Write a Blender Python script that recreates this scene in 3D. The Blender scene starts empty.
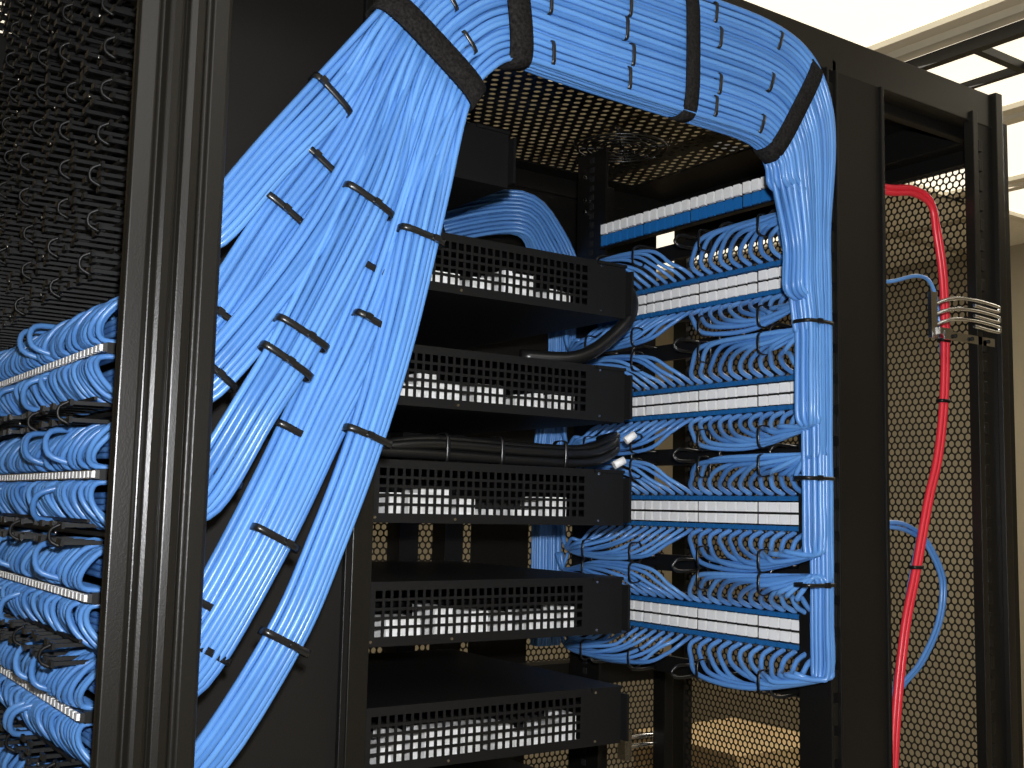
import bpy, math, random
from mathutils import Vector, Matrix
random.seed(7)
H=1.45   # eye height above the floor; all z values below are relative to it
R=random.random
def U(a,b): return a+(b-a)*R()

# ---------------------------------------------------------------- materials
def newmat(name):
    m=bpy.data.materials.new(name); m.use_nodes=True
    nt=m.node_tree; b=nt.nodes['Principled BSDF']
    return m,nt,b
def simple(name,col,rough=.5,metal=0.,spec=.5,noise=0.,nscale=30.,bump=0.,bscale=200.,coat=0.):
    m,nt,b=newmat(name)
    b.inputs['Base Color'].default_value=(*col,1); b.inputs['Roughness'].default_value=rough
    b.inputs['Metallic'].default_value=metal; b.inputs['Specular IOR Level'].default_value=spec
    b.inputs['Coat Weight'].default_value=coat; b.inputs['Coat Roughness'].default_value=.15
    tc=nt.nodes.new('ShaderNodeTexCoord')
    if noise>0:
        n=nt.nodes.new('ShaderNodeTexNoise'); n.inputs['Scale'].default_value=nscale
        nt.links.new(tc.outputs['Object'],n.inputs['Vector'])
        r=nt.nodes.new('ShaderNodeValToRGB')
        r.color_ramp.elements[0].position=.3; r.color_ramp.elements[1].position=.7
        r.color_ramp.elements[0].color=(*[c*(1-noise) for c in col],1)
        r.color_ramp.elements[1].color=(*[min(1,c*(1+noise)) for c in col],1)
        nt.links.new(n.outputs['Fac'],r.inputs['Fac']); nt.links.new(r.outputs['Color'],b.inputs['Base Color'])
    if bump>0:
        n=nt.nodes.new('ShaderNodeTexNoise'); n.inputs['Scale'].default_value=bscale
        nt.links.new(tc.outputs['Object'],n.inputs['Vector'])
        bp=nt.nodes.new('ShaderNodeBump'); bp.inputs['Strength'].default_value=bump; bp.inputs['Distance'].default_value=.001
        nt.links.new(n.outputs['Fac'],bp.inputs['Height']); nt.links.new(bp.outputs['Normal'],b.inputs['Normal'])
    return m
def emis(name,col,s):
    m,nt,b=newmat(name)
    b.inputs['Base Color'].default_value=(*col,1); b.inputs['Emission Color'].default_value=(*col,1); b.inputs['Emission Strength'].default_value=s
    return m
def perforated(name,axes,pitch,rad,col,rough=.45):
    m,nt,b=newmat(name); N=nt.nodes; Lk=nt.links
    b.inputs['Base Color'].default_value=(*col,1); b.inputs['Roughness'].default_value=rough
    tc=N.new('ShaderNodeTexCoord'); sp=N.new('ShaderNodeSeparateXYZ'); Lk.new(tc.outputs['Object'],sp.inputs[0])
    def math_(op,a,bv=None):
        n=N.new('ShaderNodeMath'); n.operation=op
        for i,v in enumerate((a,bv)):
            if v is None: continue
            if isinstance(v,(int,float)): n.inputs[i].default_value=v
            else: Lk.new(v,n.inputs[i])
        return n.outputs[0]
    s3=math.sqrt(3)
    u=math_('DIVIDE',sp.outputs[axes[0]],pitch); v=math_('DIVIDE',sp.outputs[axes[1]],pitch*s3)
    def cell(off):
        a=math_('SUBTRACT',math_('FRACT',math_('ADD',u,off+100)),.5)
        c=math_('MULTIPLY',math_('SUBTRACT',math_('FRACT',math_('ADD',v,off+100)),.5),s3)
        return math_('SQRT',math_('ADD',math_('MULTIPLY',a,a),math_('MULTIPLY',c,c)))
    d=math_('MINIMUM',cell(0.),cell(.5))
    hole=math_('LESS_THAN',d,rad)
    tr=N.new('ShaderNodeBsdfTransparent'); mx=N.new('ShaderNodeMixShader')
    Lk.new(hole,mx.inputs[0]); Lk.new(b.outputs[0],mx.inputs[1]); Lk.new(tr.outputs[0],mx.inputs[2])
    Lk.new(mx.outputs[0],N['Material Output'].inputs['Surface'])
    return m

BLK=simple('black_powder_coat',(.006,.0055,.005),.42,spec=.35,bump=.25,bscale=900)
GLS=simple('black_gloss_extrusion',(.010,.009,.007),.31,spec=.5,bump=.1,bscale=600)
PNL=simple('dark_side_panel',(.007,.006,.005),.5,spec=.35,noise=.2,nscale=6,bump=.2,bscale=900)
CHS=simple('chassis_black',(.006,.006,.006),.5,spec=.35,bump=.3,bscale=1200)
PLA=simple('black_plastic',(.008,.008,.008),.30,spec=.6)
MAT=simple('black_plastic_matte',(.006,.006,.006),.45,spec=.4)
VEL=simple('velcro_black',(.013,.012,.0115),.95,spec=.2,noise=.7,nscale=300,bump=1.,bscale=900)
BLUES=[simple('blue_cable_jacket_%d'%i,c,.30,spec=.5,noise=.05,nscale=25) for i,c in enumerate([(.098,.262,.62),(.120,.31,.69),(.080,.228,.56),(.105,.28,.65)])]
RED=simple('red_cable_jacket',(.75,.03,.05),.35)
WHT=simple('white_connector',(.96,.96,.95),.4)
OFW=simple('white_insulation',(.92,.92,.88),.5,noise=.25,nscale=90)
BLC=simple('blue_punchdown',(.014,.12,.34),.4)
BLD=simple('blue_port_insert',(.015,.16,.48),.4)
SIL=simple('chrome',(.75,.74,.72),.22,metal=1.)
DGR=simple('hole_dark',(.004,.004,.004),.8)
MESH=perforated('door_mesh',(1,2),.0115,.42,(.012,.010,.008))
VENT=perforated('top_vent_mesh',(0,1),.019,.29,(.008,.007,.006))
SMESH=perforated('side_mesh',(0,2),.0115,.40,(.012,.010,.008))

# ---------------------------------------------------------------- mesh builder
class MB:
    def __init__(s): s.v=[];s.f=[];s.m=[];s.mats=[];s.sm=[]
    def mi(s,mat):
        if mat not in s.mats: s.mats.append(mat)
        return s.mats.index(mat)
    def box(s,x0,x1,y0,y1,z0,z1,mat):
        b=len(s.v); k=s.mi(mat)
        for z in (z0,z1):
            for x,y in ((x0,y0),(x1,y0),(x1,y1),(x0,y1)): s.v.append((x,y,z+H))
        for f in ((3,2,1,0),(4,5,6,7),(0,1,5,4),(1,2,6,5),(2,3,7,6),(3,0,4,7)):
            s.f.append([b+i for i in f]); s.m.append(k); s.sm.append(False)
    def ext(s,prof,z0,z1,mat):
        b=len(s.v); k=s.mi(mat); n=len(prof)
        for z in (z0,z1):
            for x,y in prof: s.v.append((x,y,z+H))
        for i in range(n):
            j=(i+1)%n; s.f.append([b+i,b+j,b+n+j,b+n+i]); s.m.append(k); s.sm.append(False)
        s.f.append([b+i for i in range(n)][::-1]); s.m.append(k); s.sm.append(False)
        s.f.append([b+n+i for i in range(n)]); s.m.append(k); s.sm.append(False)
    def tube(s,pts,r,mat,sides=8,samp=6,raw=False):
        P=[Vector(p) for p in pts]
        if not raw: P=catmull(P,samp)
        k=s.mi(mat); b=len(s.v); n=len(P)
        T0=(P[1]-P[0]).normalized()
        a=Vector((0,1,0)) if abs(T0.y)<.9 else Vector((1,0,0))
        N=(a-T0*a.dot(T0)).normalized()
        for i in range(n):
            T=(P[min(i+1,n-1)]-P[max(i-1,0)])
            T=T.normalized() if T.length>1e-9 else T0
            N=(N-T*N.dot(T)); N=N.normalized() if N.length>1e-6 else T.orthogonal().normalized()
            B=T.cross(N)
            for j in range(sides):
                t=2*math.pi*j/sides
                q=P[i]+N*(math.cos(t)*r)+B*(math.sin(t)*r)
                s.v.append((q.x,q.y,q.z+H))
        for i in range(n-1):
            for j in range(sides):
                j2=(j+1)%sides
                s.f.append([b+i*sides+j,b+i*sides+j2,b+(i+1)*sides+j2,b+(i+1)*sides+j]); s.m.append(k); s.sm.append(True)
        s.f.append([b+j for j in range(sides)][::-1]); s.m.append(k); s.sm.append(False)
        s.f.append([b+(n-1)*sides+j for j in range(sides)]); s.m.append(k); s.sm.append(False)
    def band(s,c,A,B,ha,hb,h,mat,th=.0012,n=28,tail=False):
        c=Vector(c);A=Vector(A).normalized();B=Vector(B).normalized();T=A.cross(B).normalized()
        k=s.mi(mat); b=len(s.v)
        def se(t,x,y):
            ct,st=math.cos(t),math.sin(t)
            return A*(math.copysign(abs(ct)**.55,ct)*x)+B*(math.copysign(abs(st)**.55,st)*y)
        for i in range(n):
            t=2*math.pi*i/n
            for (o,hh) in ((0,-h/2),(th,-h/2),(th,h/2),(0,h/2)):
                q=c+se(t,ha+o,hb+o)+T*hh; s.v.append((q.x,q.y,q.z+H))
        for i in range(n):
            j=(i+1)%n
            for e in range(4):
                e2=(e+1)%4
                s.f.append([b+i*4+e,b+i*4+e2,b+j*4+e2,b+j*4+e]); s.m.append(k); s.sm.append(True)
        if tail:   # tie head
            q=c-B*(hb+.002)+A*(ha*U(-.7,.7))
            b=len(s.v); d=.0032
            for sz in (-1,1):
                for sx,sy in ((-1,-1),(1,-1),(1,1),(-1,1)):
                    w=q+A*(sx*d)+T*(sy*d)+B*(sz*.002); s.v.append((w.x,w.y,w.z+H))
            for f in ((3,2,1,0),(4,5,6,7),(0,1,5,4),(1,2,6,5),(2,3,7,6),(3,0,4,7)):
                s.f.append([b+i for i in f]); s.m.append(k); s.sm.append(False)
    def build(s,name,parent=None,bevel=0):
        me=bpy.data.meshes.new(name); me.from_pydata(s.v,[],s.f)
        for m in s.mats: me.materials.append(m)
        me.polygons.foreach_set('material_index',s.m); me.polygons.foreach_set('use_smooth',s.sm); me.update()
        o=bpy.data.objects.new(name,me); bpy.context.collection.objects.link(o)
        if parent: o.parent=parent
        if bevel:
            md=o.modifiers.new('bevel','BEVEL'); md.width=bevel; md.segments=2; md.limit_method='ANGLE'
        return o
def catmull(P,samp):
    out=[]
    Q=[P[0]*2-P[1]]+P+[P[-1]*2-P[-2]]
    for i in range(1,len(Q)-2):
        p0,p1,p2,p3=Q[i-1:i+3]
        for k in range(samp):
            t=k/samp
            out.append(.5*((2*p1)+(p2-p0)*t+(2*p0-5*p1+4*p2-p3)*t*t+(3*p1-p0-3*p2+p3)*t**3))
    out.append(P[-1]); return out
def empty(name):
    o=bpy.data.objects.new(name,None); bpy.context.collection.objects.link(o); return o

# ---------------------------------------------------------------- room
def room():
    beige=simple('wall_paint_beige',(.40,.35,.25),.8,noise=.06,nscale=2)
    fl=simple('floor_tile',(.55,.49,.38),.5,noise=.1,nscale=4)
    x0,x1,y0,y1,z0,z1=-2.2,4.6,-2.2,4.8,-H,1.2
    for n,a in (('wall_left',(x0-.1,x0,y0,y1,z0,z1)),('wall_right',(x1,x1+.1,y0,y1,z0,z1)),('wall_front',(x0,x1,y0-.1,y0,z0,z1)),('wall_back',(x0,x1,y1,y1+.1,z0,z1))):
        b=MB(); b.box(*a,beige); b.build(n)
    b=MB(); b.box(x0,x1,y0,y1,z0-.1,z0,fl); b.build('floor')
    tile=simple('ceiling_tile',(.86,.82,.72),.9,noise=.05,nscale=60)
    b=MB(); b.box(x0,x1,y0,y1,z1,z1+.1,tile); b.build('ceiling')
    grid=simple('ceiling_grid_metal',(.5,.44,.33),.5)
    b=MB()
    x=x0+.15
    while x<x1: b.box(x-.012,x+.012,y0,y1,z1-.012,z1-.0005,grid); x+=.61
    y=y0+.3
    while y<y1: b.box(x0,x1,y-.012,y+.012,z1-.014,z1-.001,grid); y+=.61
    b.build('trim_1')
    lit=emis('lamp_diffuser',(1.,.92,.74),1.15)
    frm=simple('lamp_frame',(.75,.70,.58),.5)
    for cx,cy,w in ((2.02,1.80,.26),(2.66,1.80,.26),(3.30,1.80,.26),(3.94,1.80,.26),(2.66,.50,.26),(3.30,.50,.26),(1.6,-.9,.14),(-.9,-.6,.14),(3.4,3.6,.26),(.4,3.3,.14)):
        b=MB(); b.box(cx-w,cx+w,cy-.6,cy+.6,z1-.03,z1-.016,lit)
        for s in (-1,1): b.box(cx+s*(w+.02)-.02,cx+s*(w+.02)+.02,cy-.62,cy+.62,z1-.045,z1-.015,frm)
        for s in (-1,1): b.box(cx-w-.04,cx+w+.04,cy+s*.62-.02,cy+s*.62+.02,z1-.045,z1-.015,frm)
        b.build('ceiling_lamp')
    b=MB()
    b.box(2.35,2.375,-.5,4.0,1.10,1.13,BLK); b.box(2.56,2.575,-.5,4.0,1.10,1.12,BLK)
    for i in range(5): b.box(2.375,2.56,-.3+i*.9,-.28+i*.9,1.10,1.12,BLK)
    for yy in (.2,3.0): b.box(2.45,2.46,yy,yy+.01,1.12,1.2,BLK)
    b.build('overhead_cable_ladder')
    card=simple('cardboard',(.42,.30,.15),.85,noise=.1,nscale=5)
    tape=simple('packing_tape',(.5,.38,.2),.3)
    for (cx,cy,w,d,h0,h1) in ((2.35,2.3,.5,.45,-H,-.95),(2.4,2.32,.4,.4,-.95,-.62),(3.2,1.9,.6,.6,-H,-.8),(3.3,3.0,.7,.5,-H,-.9),(1.4,3.2,.6,.5,-H,-.85)):
        b=MB(); b.box(cx-w/2,cx+w/2,cy-d/2,cy+d/2,h0,h1,card); b.box(cx-.03,cx+.03,cy-d/2-.001,cy+d/2+.001,h0+.1,h1+.001,tape)
        b.box(cx-w/2,cx+w/2,cy-.002,cy+.002,h1,h1+.002,tape)
        b.build('cardboard_box',bevel=.004)
room()

# ---------------------------------------------------------------- rack frame
rack=empty('server_rack'); rack.location=(0,0,0)
def frame():
    prof=[(.264,.960),(.264,.953),(.266,.950),(.281,.949),(.284,.951),(.286,.951),(.289,.946),(.293,.9445),(.299,.945),(.302,.947),(.3045,.950),(.307,.946),(.313,.945),(.320,.946),(.323,.951),(.326,.951),(.329,.948),(.342,.948),(.346,.950),(.347,.954),(.347,.960)]
    b=MB(); b.ext(prof,-H,.75,GLS); b.build('corner_post_left',rack,bevel=.0012)
    b=MB(); b.box(.585,.61,1.145,1.2,-H,.62,GLS); b.box(.352,.584,1.15,1.156,-H,.62,PNL)
    b.box(.575,.583,1.142,1.15,-H,.62,BLK); b.build('inner_side_panel',rack,bevel=.001)
    # right post with slotted edges
    b=MB()
    b.box(1.172,1.262,.952,.956,-H,.585,PNL)
    b.box(1.150,1.154,.948,1.0,-H,.585,BLK); b.box(1.168,1.172,.948,.97,-H,.585,BLK)
    b.box(1.262,1.268,.948,1.0,-H,.585,BLK)
    z=-.9
    while z<.57:
        b.box(1.154,1.168,.953,.957,z,z+.028,GLS); z+=.04
    b.box(1.154,1.168,.962,.964,-H,.585,DGR)
    b.build('post_right',rack,bevel=.0008)
    b=MB()
    b.box(1.478,1.490,.950,.966,-H,.60,GLS); b.box(1.490,1.535,.956,.962,-H,.60,BLK); b.box(1.535,1.552,.948,.966,-H,.64,GLS)
    z=-.9
    while z<.57: b.box(1.490,1.500,.950,.956,z,z+.018,BLK); z+=.03
    b.build('corner_post_far',rack,bevel=.001)
    b=MB()
    b.box(.264,1.555,.955,.985,.585,.637,GLS); b.box(.264,1.55,.985,1.0,.57,.637,BLK)
    b.box(1.52,1.555,.985,1.68,.57,.637,BLK); b.box(.264,1.555,1.66,1.69,.585,.637,BLK)
    b.build('top_beam',rack,bevel=.0015)
    # roof with vent
    b=MB(); b.box(.35,.80,1.0,1.66,.618,.622,BLK); b.box(1.40,1.55,1.0,1.66,.618,.622,BLK); b.box(.80,1.40,1.0,1.18,.618,.622,BLK); b.box(.8,1.4,1.62,1.66,.618,.622,BLK)
    b.build('roof_panel',rack)
    b=MB(); b.box(.80,1.40,1.18,1.62,.6195,.6205,VENT); b.build('roof_vent',rack)
    # cooling fan hung under the roof vent
    b=MB()
    for r0,m_ in ((.075,GLS),(.060,BLK),(.045,BLK),(.030,BLK),(.016,GLS)):
        P=[(1.20+r0*math.cos(a*math.pi/12),1.42+r0*math.sin(a*math.pi/12),.604) for a in range(25)]
        b.tube(P,.002,m_,sides=6,raw=True)
    for a in range(4):
        c,s_=math.cos(a*math.pi/2+.78),math.sin(a*math.pi/2+.78)
        b.tube([(1.20+.016*c,1.42+.016*s_,.604),(1.20+.078*c,1.42+.078*s_,.606),(1.20+.082*c,1.42+.082*s_,.618)],.002,BLK,sides=6,raw=True)
    b.build('roof_fan_guard',rack)
    # far side
    b=MB(); b.box(.35,1.50,1.665,1.67,-.02,.60,BLK); b.box(.35,1.20,1.665,1.67,-H,-.30,BLK); b.box(.35,1.06,1.665,1.67,-.22,-.14,BLK)
    b.box(.35,.86,1.665,1.67,-.30,-.02,BLK); b.box(1.08,1.20,1.665,1.67,-.30,-.02,BLK)
    for x in (.60,.90,.985,1.30): b.box(x,x+.035,1.60,1.64,-H,.60,BLK)
    b.box(.35,1.5,1.62,1.66,-.31,-.27,BLK)
    b.build('far_side_panel',rack)
    b=MB(); b.box(.86,1.08,1.668,1.669,-.30,-.02,SMESH); b.box(1.20,1.53,1.668,1.669,-1.40,-.02,SMESH); b.build('side_mesh_panel',rack)
    # mounting rails for the right hand panels
    b=MB()
    for (y0,y1) in ((.955,.962),(1.425,1.50)):
        b.box(1.170,1.176,y0,y1,-.9,.60,BLK)
    b.box(1.176,1.21,1.48,1.50,-.9,.60,BLK)
    z=-.85
    while z<.59:
        b.box(1.1685,1.171,1.455,1.464,z,z+.009,DGR)
        z+=.0159
    for z in (.52,.56,.50): 
        b.tube([(1.168,1.475,z),(1.165,1.475,z)],.004,SIL)
    b.build('mounting_rail',rack)
    # mesh door
    b=MB(); b.box(1.560,1.5615,.99,1.64,-1.40,.565,MESH); b.build('mesh_door_panel',rack)
    b=MB()
    b.box(1.552,1.575,.955,.990,-1.43,.60,BLK); b.box(1.552,1.575,1.635,1.67,-1.43,.60,BLK)
    b.box(1.552,1.575,.990,1.635,.548,.615,BLK); b.box(1.552,1.575,1.005,1.635,-1.43,-1.40,BLK)
    b.box(1.38,1.40,1.50,1.53,-H,-.27,BLK)
    b.build('mesh_door_frame',rack,bevel=.001)
    # chrome latch
    b=MB()
    for z in (.308,.293,.278):
        b.tube([(1.400,.975,z-.008),(1.42,.955,z+.002),(1.46,.945,z+.004),(1.515,.943,z+.001),(1.520,.943,z-.003),(1.515,.943,z-.007),(1.46,.944,z-.004)],.0028,SIL)
    b.box(1.386,1.400,.962,.968,.252,.318,SIL); b.box(1.40,1.43,.958,.962,.258,.268,SIL); b.box(1.40,1.52,.950,.953,.250,.262,SIL)
    for x in (1.42,1.46,1.50): b.tube([(x,.949,.256),(x,.946,.256)],.003,DGR)
    b.build('door_latch',rack)
    b=MB()
    for z in (.48,.08,-.12): b.box(1.27,1.30,.975,.985,z-.003,z+.006,BLK); b.box(1.295,1.30,.975,.985,z-.008,z+.012,BLK)
    b.build('hook',rack)
    # latch on the lower far door
    b=MB()
    for z in (-.395,-.41): b.tube([(1.33,1.55,z),(1.37,1.54,z+.004),(1.42,1.545,z)],.004,SIL)
    b.box(1.325,1.34,1.54,1.56,-.43,-.38,SIL); b.build('far_latch',rack)
frame()

# ---------------------------------------------------------------- vented chassis
def chassis(ztop,x0=.612,x1=.990,vent=True):
    b=MB(); y0,y1=1.16,1.58; h=.073; zb=ztop-h; t=.0015
    b.box(x0,x1,y0,y1,ztop-t,ztop,CHS); b.box(x0,x1,y0,y1,zb,zb+t,CHS)
    b.box(x1-t,x1,y0,y1,zb+t,ztop-t,CHS); b.box(x0,x0+t,y0,y1,zb+t,ztop-t,CHS); b.box(x0+t,x1-t,y1-t,y1,zb+t,ztop-t,CHS)
    if vent:
        vx0,vx1=x0+.012,x0+.312; vz0,vz1=zb+.011,ztop-.010
        b.box(x0+t,vx0,y0,y0+t,zb+t,ztop-t,CHS); b.box(vx1,x1-t,y0,y0+t,zb+t,ztop-t,CHS)
        b.box(vx0,vx1,y0,y0+t,zb+t,vz0,CHS); b.box(vx0,vx1,y0,y0+t,vz1,ztop-t,CHS)
        nc,nr=28,5
        for i in range(1,nc):
            x=vx0+(vx1-vx0)*i/nc; b.box(x-.0017,x+.0017,y0,y0+t,vz0,vz1,CHS)
        for i in range(1,nr):
            z=vz0+(vz1-vz0)*i/nr; b.box(vx0,vx1,y0+.0001,y0+t-.0001,z-.0016,z+.0016,CHS)
        # internals: white insulated supplies and boards
        x=x0+.03
        while x<vx1-.01:
            w=U(.010,.05); hh=random.choice((.014,.022,.026,.031,.037))
            b.box(x,min(x+w,vx1),y0+.006+U(0,.010),y0+.06,zb+.004,zb+.004+hh,OFW); x+=w+random.choice((.002,.004,.012,.02))
        b.box(x0+.02,vx1,y0+.08,y0+.2,zb+.004,zb+.03,DGR)
        for x,z in ((x0+.004,zb+.006),(vx0+.1,zb+.005),(vx1+.02,ztop-.006),(vx1+.02,zb+.006)):
            b.tube([(x+.003,y0,z),(x+.003,y0-.001,z)],.0018,SIL,raw=True)
    else:
        b.box(x0+t,x1-t,y0,y0+t,zb+t,ztop-t,CHS)
    # mounting ear and side lip
    b.box(x1,x1+.004,y0-.012,y1,zb+.004,ztop-.01,CHS)
    b.box(x1-.05,x1,y0-.003,y0,ztop-.004,ztop,CHS)
    b.build('rack_mount_chassis',bevel=0)
for z in (.331,.190,.053,-.087,-.227,-.367): chassis(z)
chassis(.476,.58,.792,False)

# ---------------------------------------------------------------- patch panels
def panel(px,y0,y1,zc,rows=2,name='patch_panel'):
    b=MB()
    if rows==3:
        b.box(px,px+.012,y0-.006,y1+.01,zc-.040,zc+.040,BLK)
        b.box(px-.046,px,y0,y1,zc-.005,zc+.005,MAT)
        b.box(px-.050,px-.046,y0,y1,zc-.004,zc+.004,SIL)
        y=y0+.004
        while y<y1: b.box(px-.052,px-.050,y,y+.009,zc-.003,zc+.003,WHT); y+=.0135
        return b.build(name)
    b.box(px,px+.012,y0-.006,y1+.01,zc-.034 if rows==2 else zc-.02,zc+.034 if rows==2 else zc+.02,BLK)
    n=24; p=(y1-y0)/n
    for i in range(n):
        ya=y0+i*p+.0023+(.001 if i%6==0 else 0); yb=y0+(i+1)*p-.0023-(.001 if i%6==5 else 0)
        if rows==2:
            b.box(px-.005,px,ya,yb,zc+.0016,zc+.0145,WHT); b.box(px-.005,px,ya,yb,zc-.0145,zc-.0016,WHT)
            for s in (1,-1):
                z0,z1=sorted((zc+s*.0165,zc+s*.0225)); b.box(px-.009,px,ya-.0005,yb+.0005,z0,z1,BLC)
                z0,z1=sorted((zc+s*.0235,zc+s*.0270)); b.box(px-.007,px,ya+.003,yb-.003,z0,z1,SIL)
        else:
            b.box(px-.006,px,ya,yb,zc+.0012,zc+.0170,WHT)
            b.box(px-.005,px,ya,yb,zc-.0180,zc-.0012,BLD)
    return b.build(name)
RP=1.16
rowsR=[.318,.160,.001,-.150]
for z in rowsR: panel(RP,.962,1.42,z)
panel(RP,1.00,1.42,.447,rows=1)
rowsL=[.138,.022,-.089,-.193,-.300]
LP=.33
for z in rowsL: panel(LP,1.06,1.66,z,rows=3)

# horizontal managers between panels
def manager(px,y0,y1,z,n,h=.018,depth=.05,name='horizontal_cable_manager'):
    b=MB()
    b.box(px+.002,px+.010,y0,y1,z-h,z+h,BLK)
    for i in range(n):
        y=y0+(y1-y0)*(i+.5)/n
        b.tube([(px,y,z+h*.6),(px-depth*.8,y,z+h*.7),(px-depth,y+.004,z+h*.2),(px-depth,y+.004,z-h*.3),(px-depth*.8,y,z-h*.7),(px,y,z-h*.6)],.0024,PLA,sides=6,samp=4)
    b.build(name)
for z in (.392,.239,.0805,-.075,-.222): manager(RP,.965,1.42,z,5,h=.012,depth=.045)
def fingers(z,y0=1.08,y1=1.80,n=24,depth=.05):
    b=MB(); b.box(LP,LP+.010,y0,y1,z-.017,z+.017,MAT)
    b.box(LP-.03,LP-.026,y0,y1,z-.002,z+.002,MAT); b.box(LP-depth*.8,LP-depth*.8+.003,y0,y1,z+.011,z+.014,MAT)
    for i in range(n):
        y=y0+(y1-y0)*(i+.5)/n+U(-.003,.003); d=depth+U(-.006,.006)
        for s in (1,-1):
            zz=z+s*.008
            b.box(LP-d,LP,y-.0022,y+.0022,zz-.0018,zz+.0018,MAT)
            b.box(LP-d-.003,LP-d,y-.006,y+.006,zz-.003,zz+.003,PLA)
        if i%5==0: b.tube([(LP-d,y,z+.010),(LP-d-.010,y+.003,z+.004),(LP-d-.010,y+.004,z-.006),(LP-d,y+.002,z-.012)],.0018,MAT,sides=6,samp=4)
        if i%6==1: b.tube([(LP-d-.002,y+.009,z),(LP-d-.004,y+.009,z)],.0016,SIL,sides=8,raw=True)
    b.build('horizontal_cable_manager')
z=.222
while z<.74:
    fingers(z); z+=.043
for z in (.080,-.033,-.141,-.246): fingers(z,n=22,depth=.062)
b=MB(); b.box(.345,.348,1.06,1.9,-H,.70,BLK); b.box(.30,.345,1.82,1.85,-H,.70,BLK); b.build('rear_cover',rack)

# ---------------------------------------------------------------- blue cables
CR=.0031
CF=.0034   # trunk cables
bundle=empty('network_cable_bundle')
cab=MB(); ties=MB()
def arc(px,ys,sg,zc,up,yk,frac,bul=.045):
    zr=zc+up*(.050+.020*frac+U(-.003,.003)); xb=px-bul-U(0,.012)
    d=abs(yk-ys)
    pts=[]
    if d>.07:
        pts.append((xb,ys+sg*d*.35,zr+up*.002))
    l=min(.050,d*.45)
    pts+= [(xb,yk-sg*l,zr-up*.002),(px-bul*.85,yk-sg*l*.3,zc+up*U(.044,.050)),(px-bul*.55,yk,zc+up*.034),(px-.006,yk,zc+up*.025)]
    return pts
F=[[(.454,.393),(.392,.312),(.342,.240)],
[(.461,.345),(.404,.258),(.345,.156)],
[(.475,.308),(.414,.203),(.344,.104)],
[(.493,.302),(.424,.153),(.384,.081),(.345,.001)],
[(.503,.239),(.446,.100),(.393,-.016),(.346,-.108)],
[(.512,.196),(.455,.068),(.404,-.042),(.346,-.150)],
[(.551,.302),(.522,.168),(.492,.063),(.457,-.033),(.418,-.121),(.357,-.228)]]
FY=[.954,.962,.949,.943,.958,.948,.938]
SP=[.0066,.0068,.0068,.0076,.0062,.0062,.0066]
rowOfBundle=[0,0,1,1,2,3,4]
NC=96; LY=5
mem={i:[] for i in range(7)}
for n in range(NC): mem[6-(n*7)//NC].append(n)
def fanpts(bi,w,l,nw):
    f=F[bi]; out=[]
    e=(w-(nw-1)/2)/((nw-1)/2)
    off=(w-(nw-1)/2)*SP[bi]*(1-.10*abs(e))+U(-.0006,.0006)-(.0018*e if l else 0)
    yo=U(-.0008,.0008)+.0050*e*e
    for i,(x,z) in enumerate(f):
        a=f[max(i-1,0)]; c=f[min(i+1,len(f)-1)]
        tx,tz=c[0]-a[0],c[1]-a[1]; L=math.hypot(tx,tz); N=(tz/L,-tx/L)
        jit=U(-.0006,.0006); sc=(1.04,.97,.90)[min(i,2)]
        yy=FY[bi] if i<len(f)-1 else .966
        out.append((x+N[0]*(off*sc+jit),yy+l*(.0062 if abs(e)<.8 else .004)+yo*(1 if i<len(f)-1 else .3),z+N[1]*(off*sc+jit)))
    return out
def lerp(a,b,t): return a+(b-a)*t
# spine between second strap and the bend: inner (t=0) and outer (t=1) curves
INN=[(.588,.405),(.612,.445),(.645,.464),(.70,.464),(.77,.462),(.89,.460),(.985,.458),(1.022,.450),(1.040,.430),(1.048,.405)]
OUT=[(.483,.467),(.540,.545),(.625,.598),(.70,.602),(.77,.602),(.89,.603),(1.02,.602),(1.092,.582),(1.128,.535),(1.139,.470)]
for n in range(NC):
    tr,ly=n//LY,n%LY; t=tr/19.
    bi=[k for k in mem if n in mem[k]][0]; m=mem[bi].index(n); nw=(len(mem[bi])+1)//2
    fp=fanpts(bi,m//2,m%2,nw)
    pts=[]
    zr=rowsL[rowOfBundle[bi]]
    last=fp[-1]
    pts.append((.312,1.060,zr+U(-.03,.03))); pts.append((.318,1.02,lerp(last[2],zr,.5)+U(-.01,.01))); pts.append((.326,.992,last[2]-.010))
    pts+=fp[::-1]
    jc=U(-.008,.008); jy=U(-.0008,.0008)
    for i,((xi,zi),(xo,zo)) in enumerate(zip(INN,OUT)):
        yy=.929+ly*.0056+jy
        if i==0: yy+=.006
        tt=t+jc+U(-.004,.004)
        pts.append((lerp(xi,xo,tt),yy,lerp(zi,zo,tt)))
    r=min(3,n//24); k=(n%24); up=1 if k%2==0 else -1; kk=k//2
    zc=rowsR[r]; yk=.972+kk*.0191
    zt=zc+up*.062
    def W(z): return .080 if z>.36 else (.062 if z>.25 else .052)
    z=.42-.03*(1-t); jx=U(-.0012,.0012)
    while z>zt+.05:
        z-=.055 
        pts.append((1.138-W(z)*(1-t)+jx+U(-.0006,.0006),.936+ly*.0052+jy,z))
    pts.append((1.128-.03*(1-t),.944+ly*.003,zt+.012)); 
    pts+=arc(RP,.965,1,zc,up,yk,kk/11)
    cab.tube(pts,CF,random.choice(BLUES),sides=8,samp=6)
# far side feed for the right hand panels
for r,zc in enumerate(rowsR):
    for up in (1,-1):
        for kk in range(12):
            yk=1.41-kk*.0191
            pts=[(1.125+U(-.01,.01),1.47+U(-.008,.008),zc+up*.02+.06),(1.12,1.455,zc+up*.055)]+arc(RP,1.44,-1,zc,up,yk,kk/11)
            cab.tube(pts,CR*.94,random.choice(BLUES),samp=5)
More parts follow.
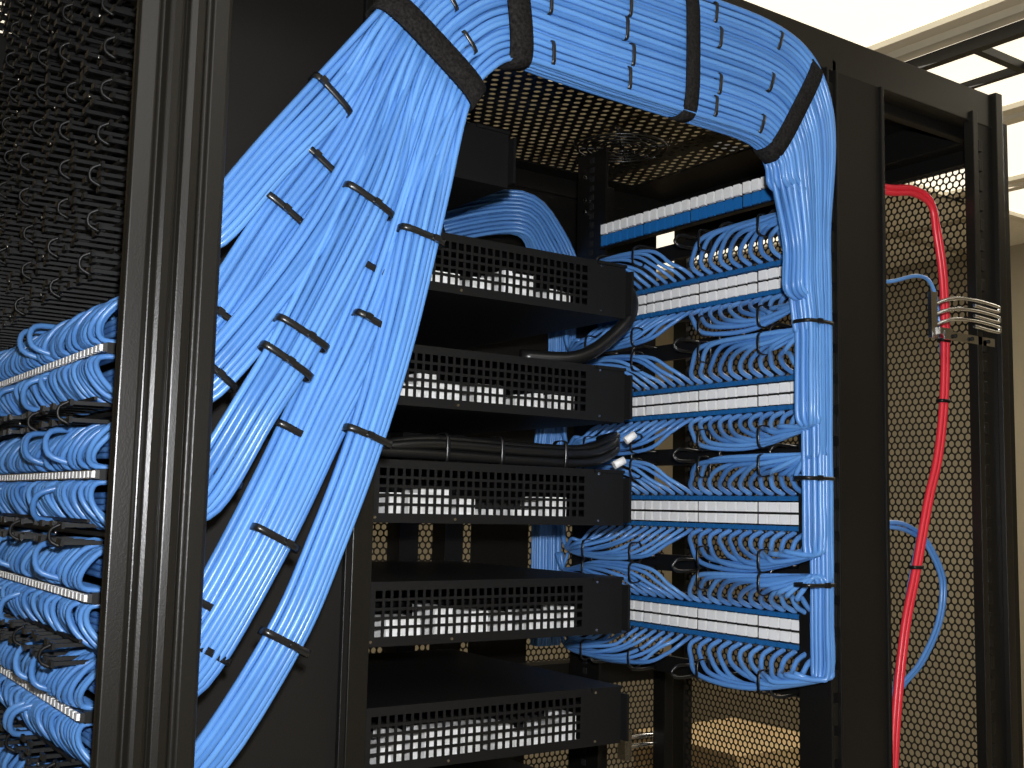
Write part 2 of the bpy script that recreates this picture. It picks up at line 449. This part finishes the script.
# left hand panels: ribs of cable wrapping over horizontal runs
for zc in rowsL:
    for up in (1,-1):
        for q in range(9):
            a,bb=q%3,q//3
            cab.tube([(LP-.018-a*.006,1.05,zc+up*(.018+bb*.006)),(LP-.016-a*.006,1.3,zc+up*(.020+bb*.006)),(LP-.016-a*.006,1.64,zc+up*(.018+bb*.006))],CR,random.choice(BLUES),sides=6,samp=4)
        yk=1.068; sgn=-1
        while yk<1.65:
            d=U(.048,.058); h=U(.042,.050); s=sgn*U(.008,.020)
            cab.tube([(LP-.030,yk,zc+up*.006),(LP-d+.004,yk+.002,zc+up*.009),(LP-d,yk+s*.5,zc+up*h*.5),(LP-d+.014,yk+s*1.0,zc+up*h*.9),(LP-.022,yk+s*1.6,zc+up*h),(LP-.006,yk+s*2.2,zc+up*(h-.014))],CR*.92,random.choice(BLUES),sides=7,samp=4)
            yk+=U(.0064,.0085)
        for q in range(3):
            y=U(1.09,1.6); 
            cab.tube([(LP-.045,y,zc+up*.01),(LP-.070,y+.006,zc+up*.02),(LP-.066,y+.02,zc+up*.042),(LP-.03,y+.035,zc+up*.046)],CR,random.choice(BLUES),sides=7,samp=4)
cab.build('cable_jackets',bundle)
# far bundle behind the chassis
fb=MB()
base=[(.34,.20),(.62,.30),(.88,.425),(.952,.470),(1.05,.487),(1.113,.447),(1.150,.369),(1.150,.25),(1.125,.1),(1.125,-.08),(1.125,-.22)]
for n in range(44):
    i,j=n%11,n//11
    off=(i-5)*.0068; pts=[]
    for q,(x,z) in enumerate(base):
        a=base[max(q-1,0)]; c=base[min(q+1,len(base)-1)]; tx,tz=c[0]-a[0],c[1]-a[1]; L=math.hypot(tx,tz)
        o=off*(1 if q<7 else .6)+U(-.001,.001)
        pts.append((x-tz/L*o,(1.595 if x<1.0 else 1.50)+j*.006+U(-.001,.001),z+tx/L*o))
    fb.tube(pts,CR,random.choice(BLUES),sides=7,samp=5)
for (x,z,A) in ((.952,.470,(-.3,0,.95)),(1.12,.44,(.6,0,.75)),(1.15,.30,(1,0,0))):
    fb.band((x,1.52 if x>1 else 1.605,z),A,(0,1,0),.038,.016,.008,PLA)
fb.build('far_cable_run',bundle)

# velcro straps + ties on the run
def strap(i,f,h,mat,th,hb=.0175):
    a=Vector((lerp(INN[i][0],INN[i+1][0],f),0,lerp(INN[i][1],INN[i+1][1],f))); c=Vector((lerp(OUT[i][0],OUT[i+1][0],f),0,lerp(OUT[i][1],OUT[i+1][1],f)))
    m=(a+c)/2; m.y=.940; A=(c-a); ha=A.length/2+.006
    ties.band(m,A,(0,1,0),ha,hb,h,mat,th=th,tail=(mat==PLA))
strap(0,.15,.027,VEL,.003,.020)
strap(2,0.,.028,VEL,.003,.019)
strap(4,.95,.020,VEL,.0025,.018)
strap(7,.35,.022,VEL,.003,.018)
# rows of small ties grouping neighbouring strands along the run
def small(i,f,t,hw):
    a=Vector((lerp(INN[i][0],INN[i+1][0],f),0,lerp(INN[i][1],INN[i+1][1],f))); c=Vector((lerp(OUT[i][0],OUT[i+1][0],f),0,lerp(OUT[i][1],OUT[i+1][1],f)))
    m=a.lerp(c,t); m.y=.9285; ties.band(m,(c-a),(0,1,0),hw,.0048,.0042,PLA,n=16,tail=False)
for i,f0 in ((2,.75),(4,.18),(5,.35),(6,.35)):
    for q,t in enumerate((.10,.30,.50,.70,.90)):
        if i in (2,6) and q%2: continue
        if i==5 and q==2: continue
        small(i,f0+(.06 if q%2 else 0)-q*.02,t,.0125)
small(0,.75,.3,.012); small(0,.85,.65,.012)
TP=[(.448,.398),(.515,.433),(.433,.324),(.488,.345),(.424,.257),(.490,.302),(.490,.236),(.535,.260),(.550,.361),(.411,.160),(.424,.122),(.495,.171),(.433,.059),(.486,.062),(.425,-.033),(.413,-.122),(.352,.172),(.354,.110),(.355,.025),(.357,-.088),(.365,-.130)]
def dense(f):
    P=catmull([Vector((x,0,z)) for x,z in f],10); return P
for (x,z) in TP:
    best=None
    for bi,f in enumerate(F):
        P=dense(f)
        for q in range(1,len(P)-1):
            d=math.hypot(P[q].x-x,P[q].z-z)
            if best is None or d<best[0]: best=(d,bi,P[q],(P[q+1]-P[q-1]).normalized())
    d,bi,p,T=best
    if d>.03: continue
    A=Vector((T.z,0,-T.x))
    ties.band((p.x,FY[bi]+.003 if p.x>.37 else .968,p.z),A,(0,1,0),SP[bi]*3.0+.0045,.0085,.0064,PLA,tail=True)
for z in (.24,.045,-.085): ties.band((1.116,.945,z),(1,0,0),(0,1,0),.026,.0155,.0045,PLA,tail=True)
for zc in rowsR:
    for s in (1,-1):
        for y in (1.02,1.13,1.27,1.38):
            ties.band((RP-.052,y,zc+s*.061),(0,0,1),(1,0,0),.014,.011,.004,PLA,n=16)
ties.build('straps_and_ties',bundle)

# ---------------------------------------------------------------- other cables
b=MB()
for k in range(4):
    o=k*.011
    b.tube([(.60,1.185+o*.5,.058+.004),(.70,1.175+(k%2)*.012,.062+o*.55),(.85,1.175+(k%2)*.012,.060+o*.55),(.95,1.18+(k%2)*.012,.063+o*.55),(1.01,1.20,.085+o*.5),(1.03,1.26,.10)],.0062,PLA,sides=10)
for x in (.72,.80,.90): b.band((x,1.182,.070),(0,0,1),(0,1,0),.018,.014,.005,PLA)
b.tube([(.86,1.22,.200),(.93,1.19,.202),(.98,1.18,.232),(1.012,1.175,.27),(1.022,1.20,.31),(1.03,1.3,.34)],.0095,PLA,sides=12)
b.tube([(.99,1.18,.060),(1.004,1.175,.068)],.0055,WHT,sides=10,samp=2); b.tube([(1.01,1.18,.094),(1.022,1.175,.104)],.0055,WHT,sides=10,samp=2)
b.build('black_power_cable')
b=MB()
for k in range(2):
    o=k*.008
    b.tube([(1.275,1.0,.465-o),(1.349,1.0,.470-o),(1.40,1.0,.478-o),(1.443,1.0,.468-o),(1.462-o,1.0,.42),(1.475-o,1.0,.352),(1.477-o,1.0,.26),(1.471-o,1.0,.172),(1.455-o,1.0,.09),(1.430-o,1.0,.025),(1.40-o,1.0,-.07),(1.368-o,1.0,-.17),(1.342-o,1.0,-.337),(1.335-o,1.0,-.6),(1.33-o,1.0,-1.1),(1.33-o,1.04,-1.44)],.0044,RED,sides=10)
for (x,z) in ((1.470,.26),(1.465,.17),(1.395,-.07)): b.band((x,1.0,z),(1,0,0),(0,1,0),.010,.006,.005,PLA,n=16)
b.build('red_patch_cable')
b=MB()
for k in range(2):
    o=k*.007
    b.tube([(1.30,1.03,-.02),(1.371,1.02,-.008-o),(1.42,1.02,-.018-o),(1.455-o,1.02,-.04),(1.488-o,1.02,-.09),(1.478-o,1.02,-.15),(1.435-o,1.02,-.205),(1.390-o,1.02,-.235),(1.366-o,1.02,-.26),(1.35-o,1.02,-.33),(1.345-o,1.03,-.8),(1.34-o,1.05,-1.44)],.0034,BLUES[0],sides=8)
b.tube([(1.29,1.02,.33),(1.356,1.01,.335),(1.42,1.01,.352),(1.455,1.01,.345),(1.475,1.012,.30),(1.482,1.012,.20),(1.46,1.012,.08),(1.40,1.012,-.08),(1.355,1.012,-.25)],.003,BLUES[1])
b.build('blue_patch_cable')

# ---------------------------------------------------------------- camera + lights
cd=bpy.data.cameras.new('camera'); cd.sensor_width=36; cd.lens=39.94; cd.clip_start=.01
co=bpy.data.objects.new('camera',cd); bpy.context.collection.objects.link(co)
Fv=Vector((.5671,.8163,.1085)).normalized(); Rt=Vector((.8197,-.5727,.0224)); Rt=(Rt-Fv*Rt.dot(Fv)).normalized(); Up=Rt.cross(Fv)
M=Matrix((Rt,Up,-Fv)).transposed().to_4x4(); M.translation=Vector((0,0,H)); co.matrix_world=M
bpy.context.scene.camera=co
def area(name,loc,target,size,power,col):
    l=bpy.data.lights.new(name,'AREA'); l.size=size; l.energy=power; l.color=col
    o=bpy.data.objects.new(name,l); bpy.context.collection.objects.link(o)
    o.location=(loc[0],loc[1],loc[2]+H); d=Vector(target)-Vector(loc); o.rotation_euler=d.to_track_quat('-Z','Y').to_euler()
area('camera_flash',(.01,-.03,.075),(1.2,.85,.08),.03,20,(.97,.98,1))
area('ceiling_light_near',(.3,-.5,1.1),(.6,.9,-.2),1.0,7,(1,.97,.93))
area('ceiling_light_far',(3.0,1.6,1.1),(3.0,1.8,-1),1.4,32,(1,.94,.84))
w=bpy.data.worlds.new('world'); bpy.context.scene.world=w; w.use_nodes=True
w.node_tree.nodes['Background'].inputs[0].default_value=(1,.95,.85,1); w.node_tree.nodes['Background'].inputs[1].default_value=.1
bpy.context.scene.view_settings.view_transform='Standard'
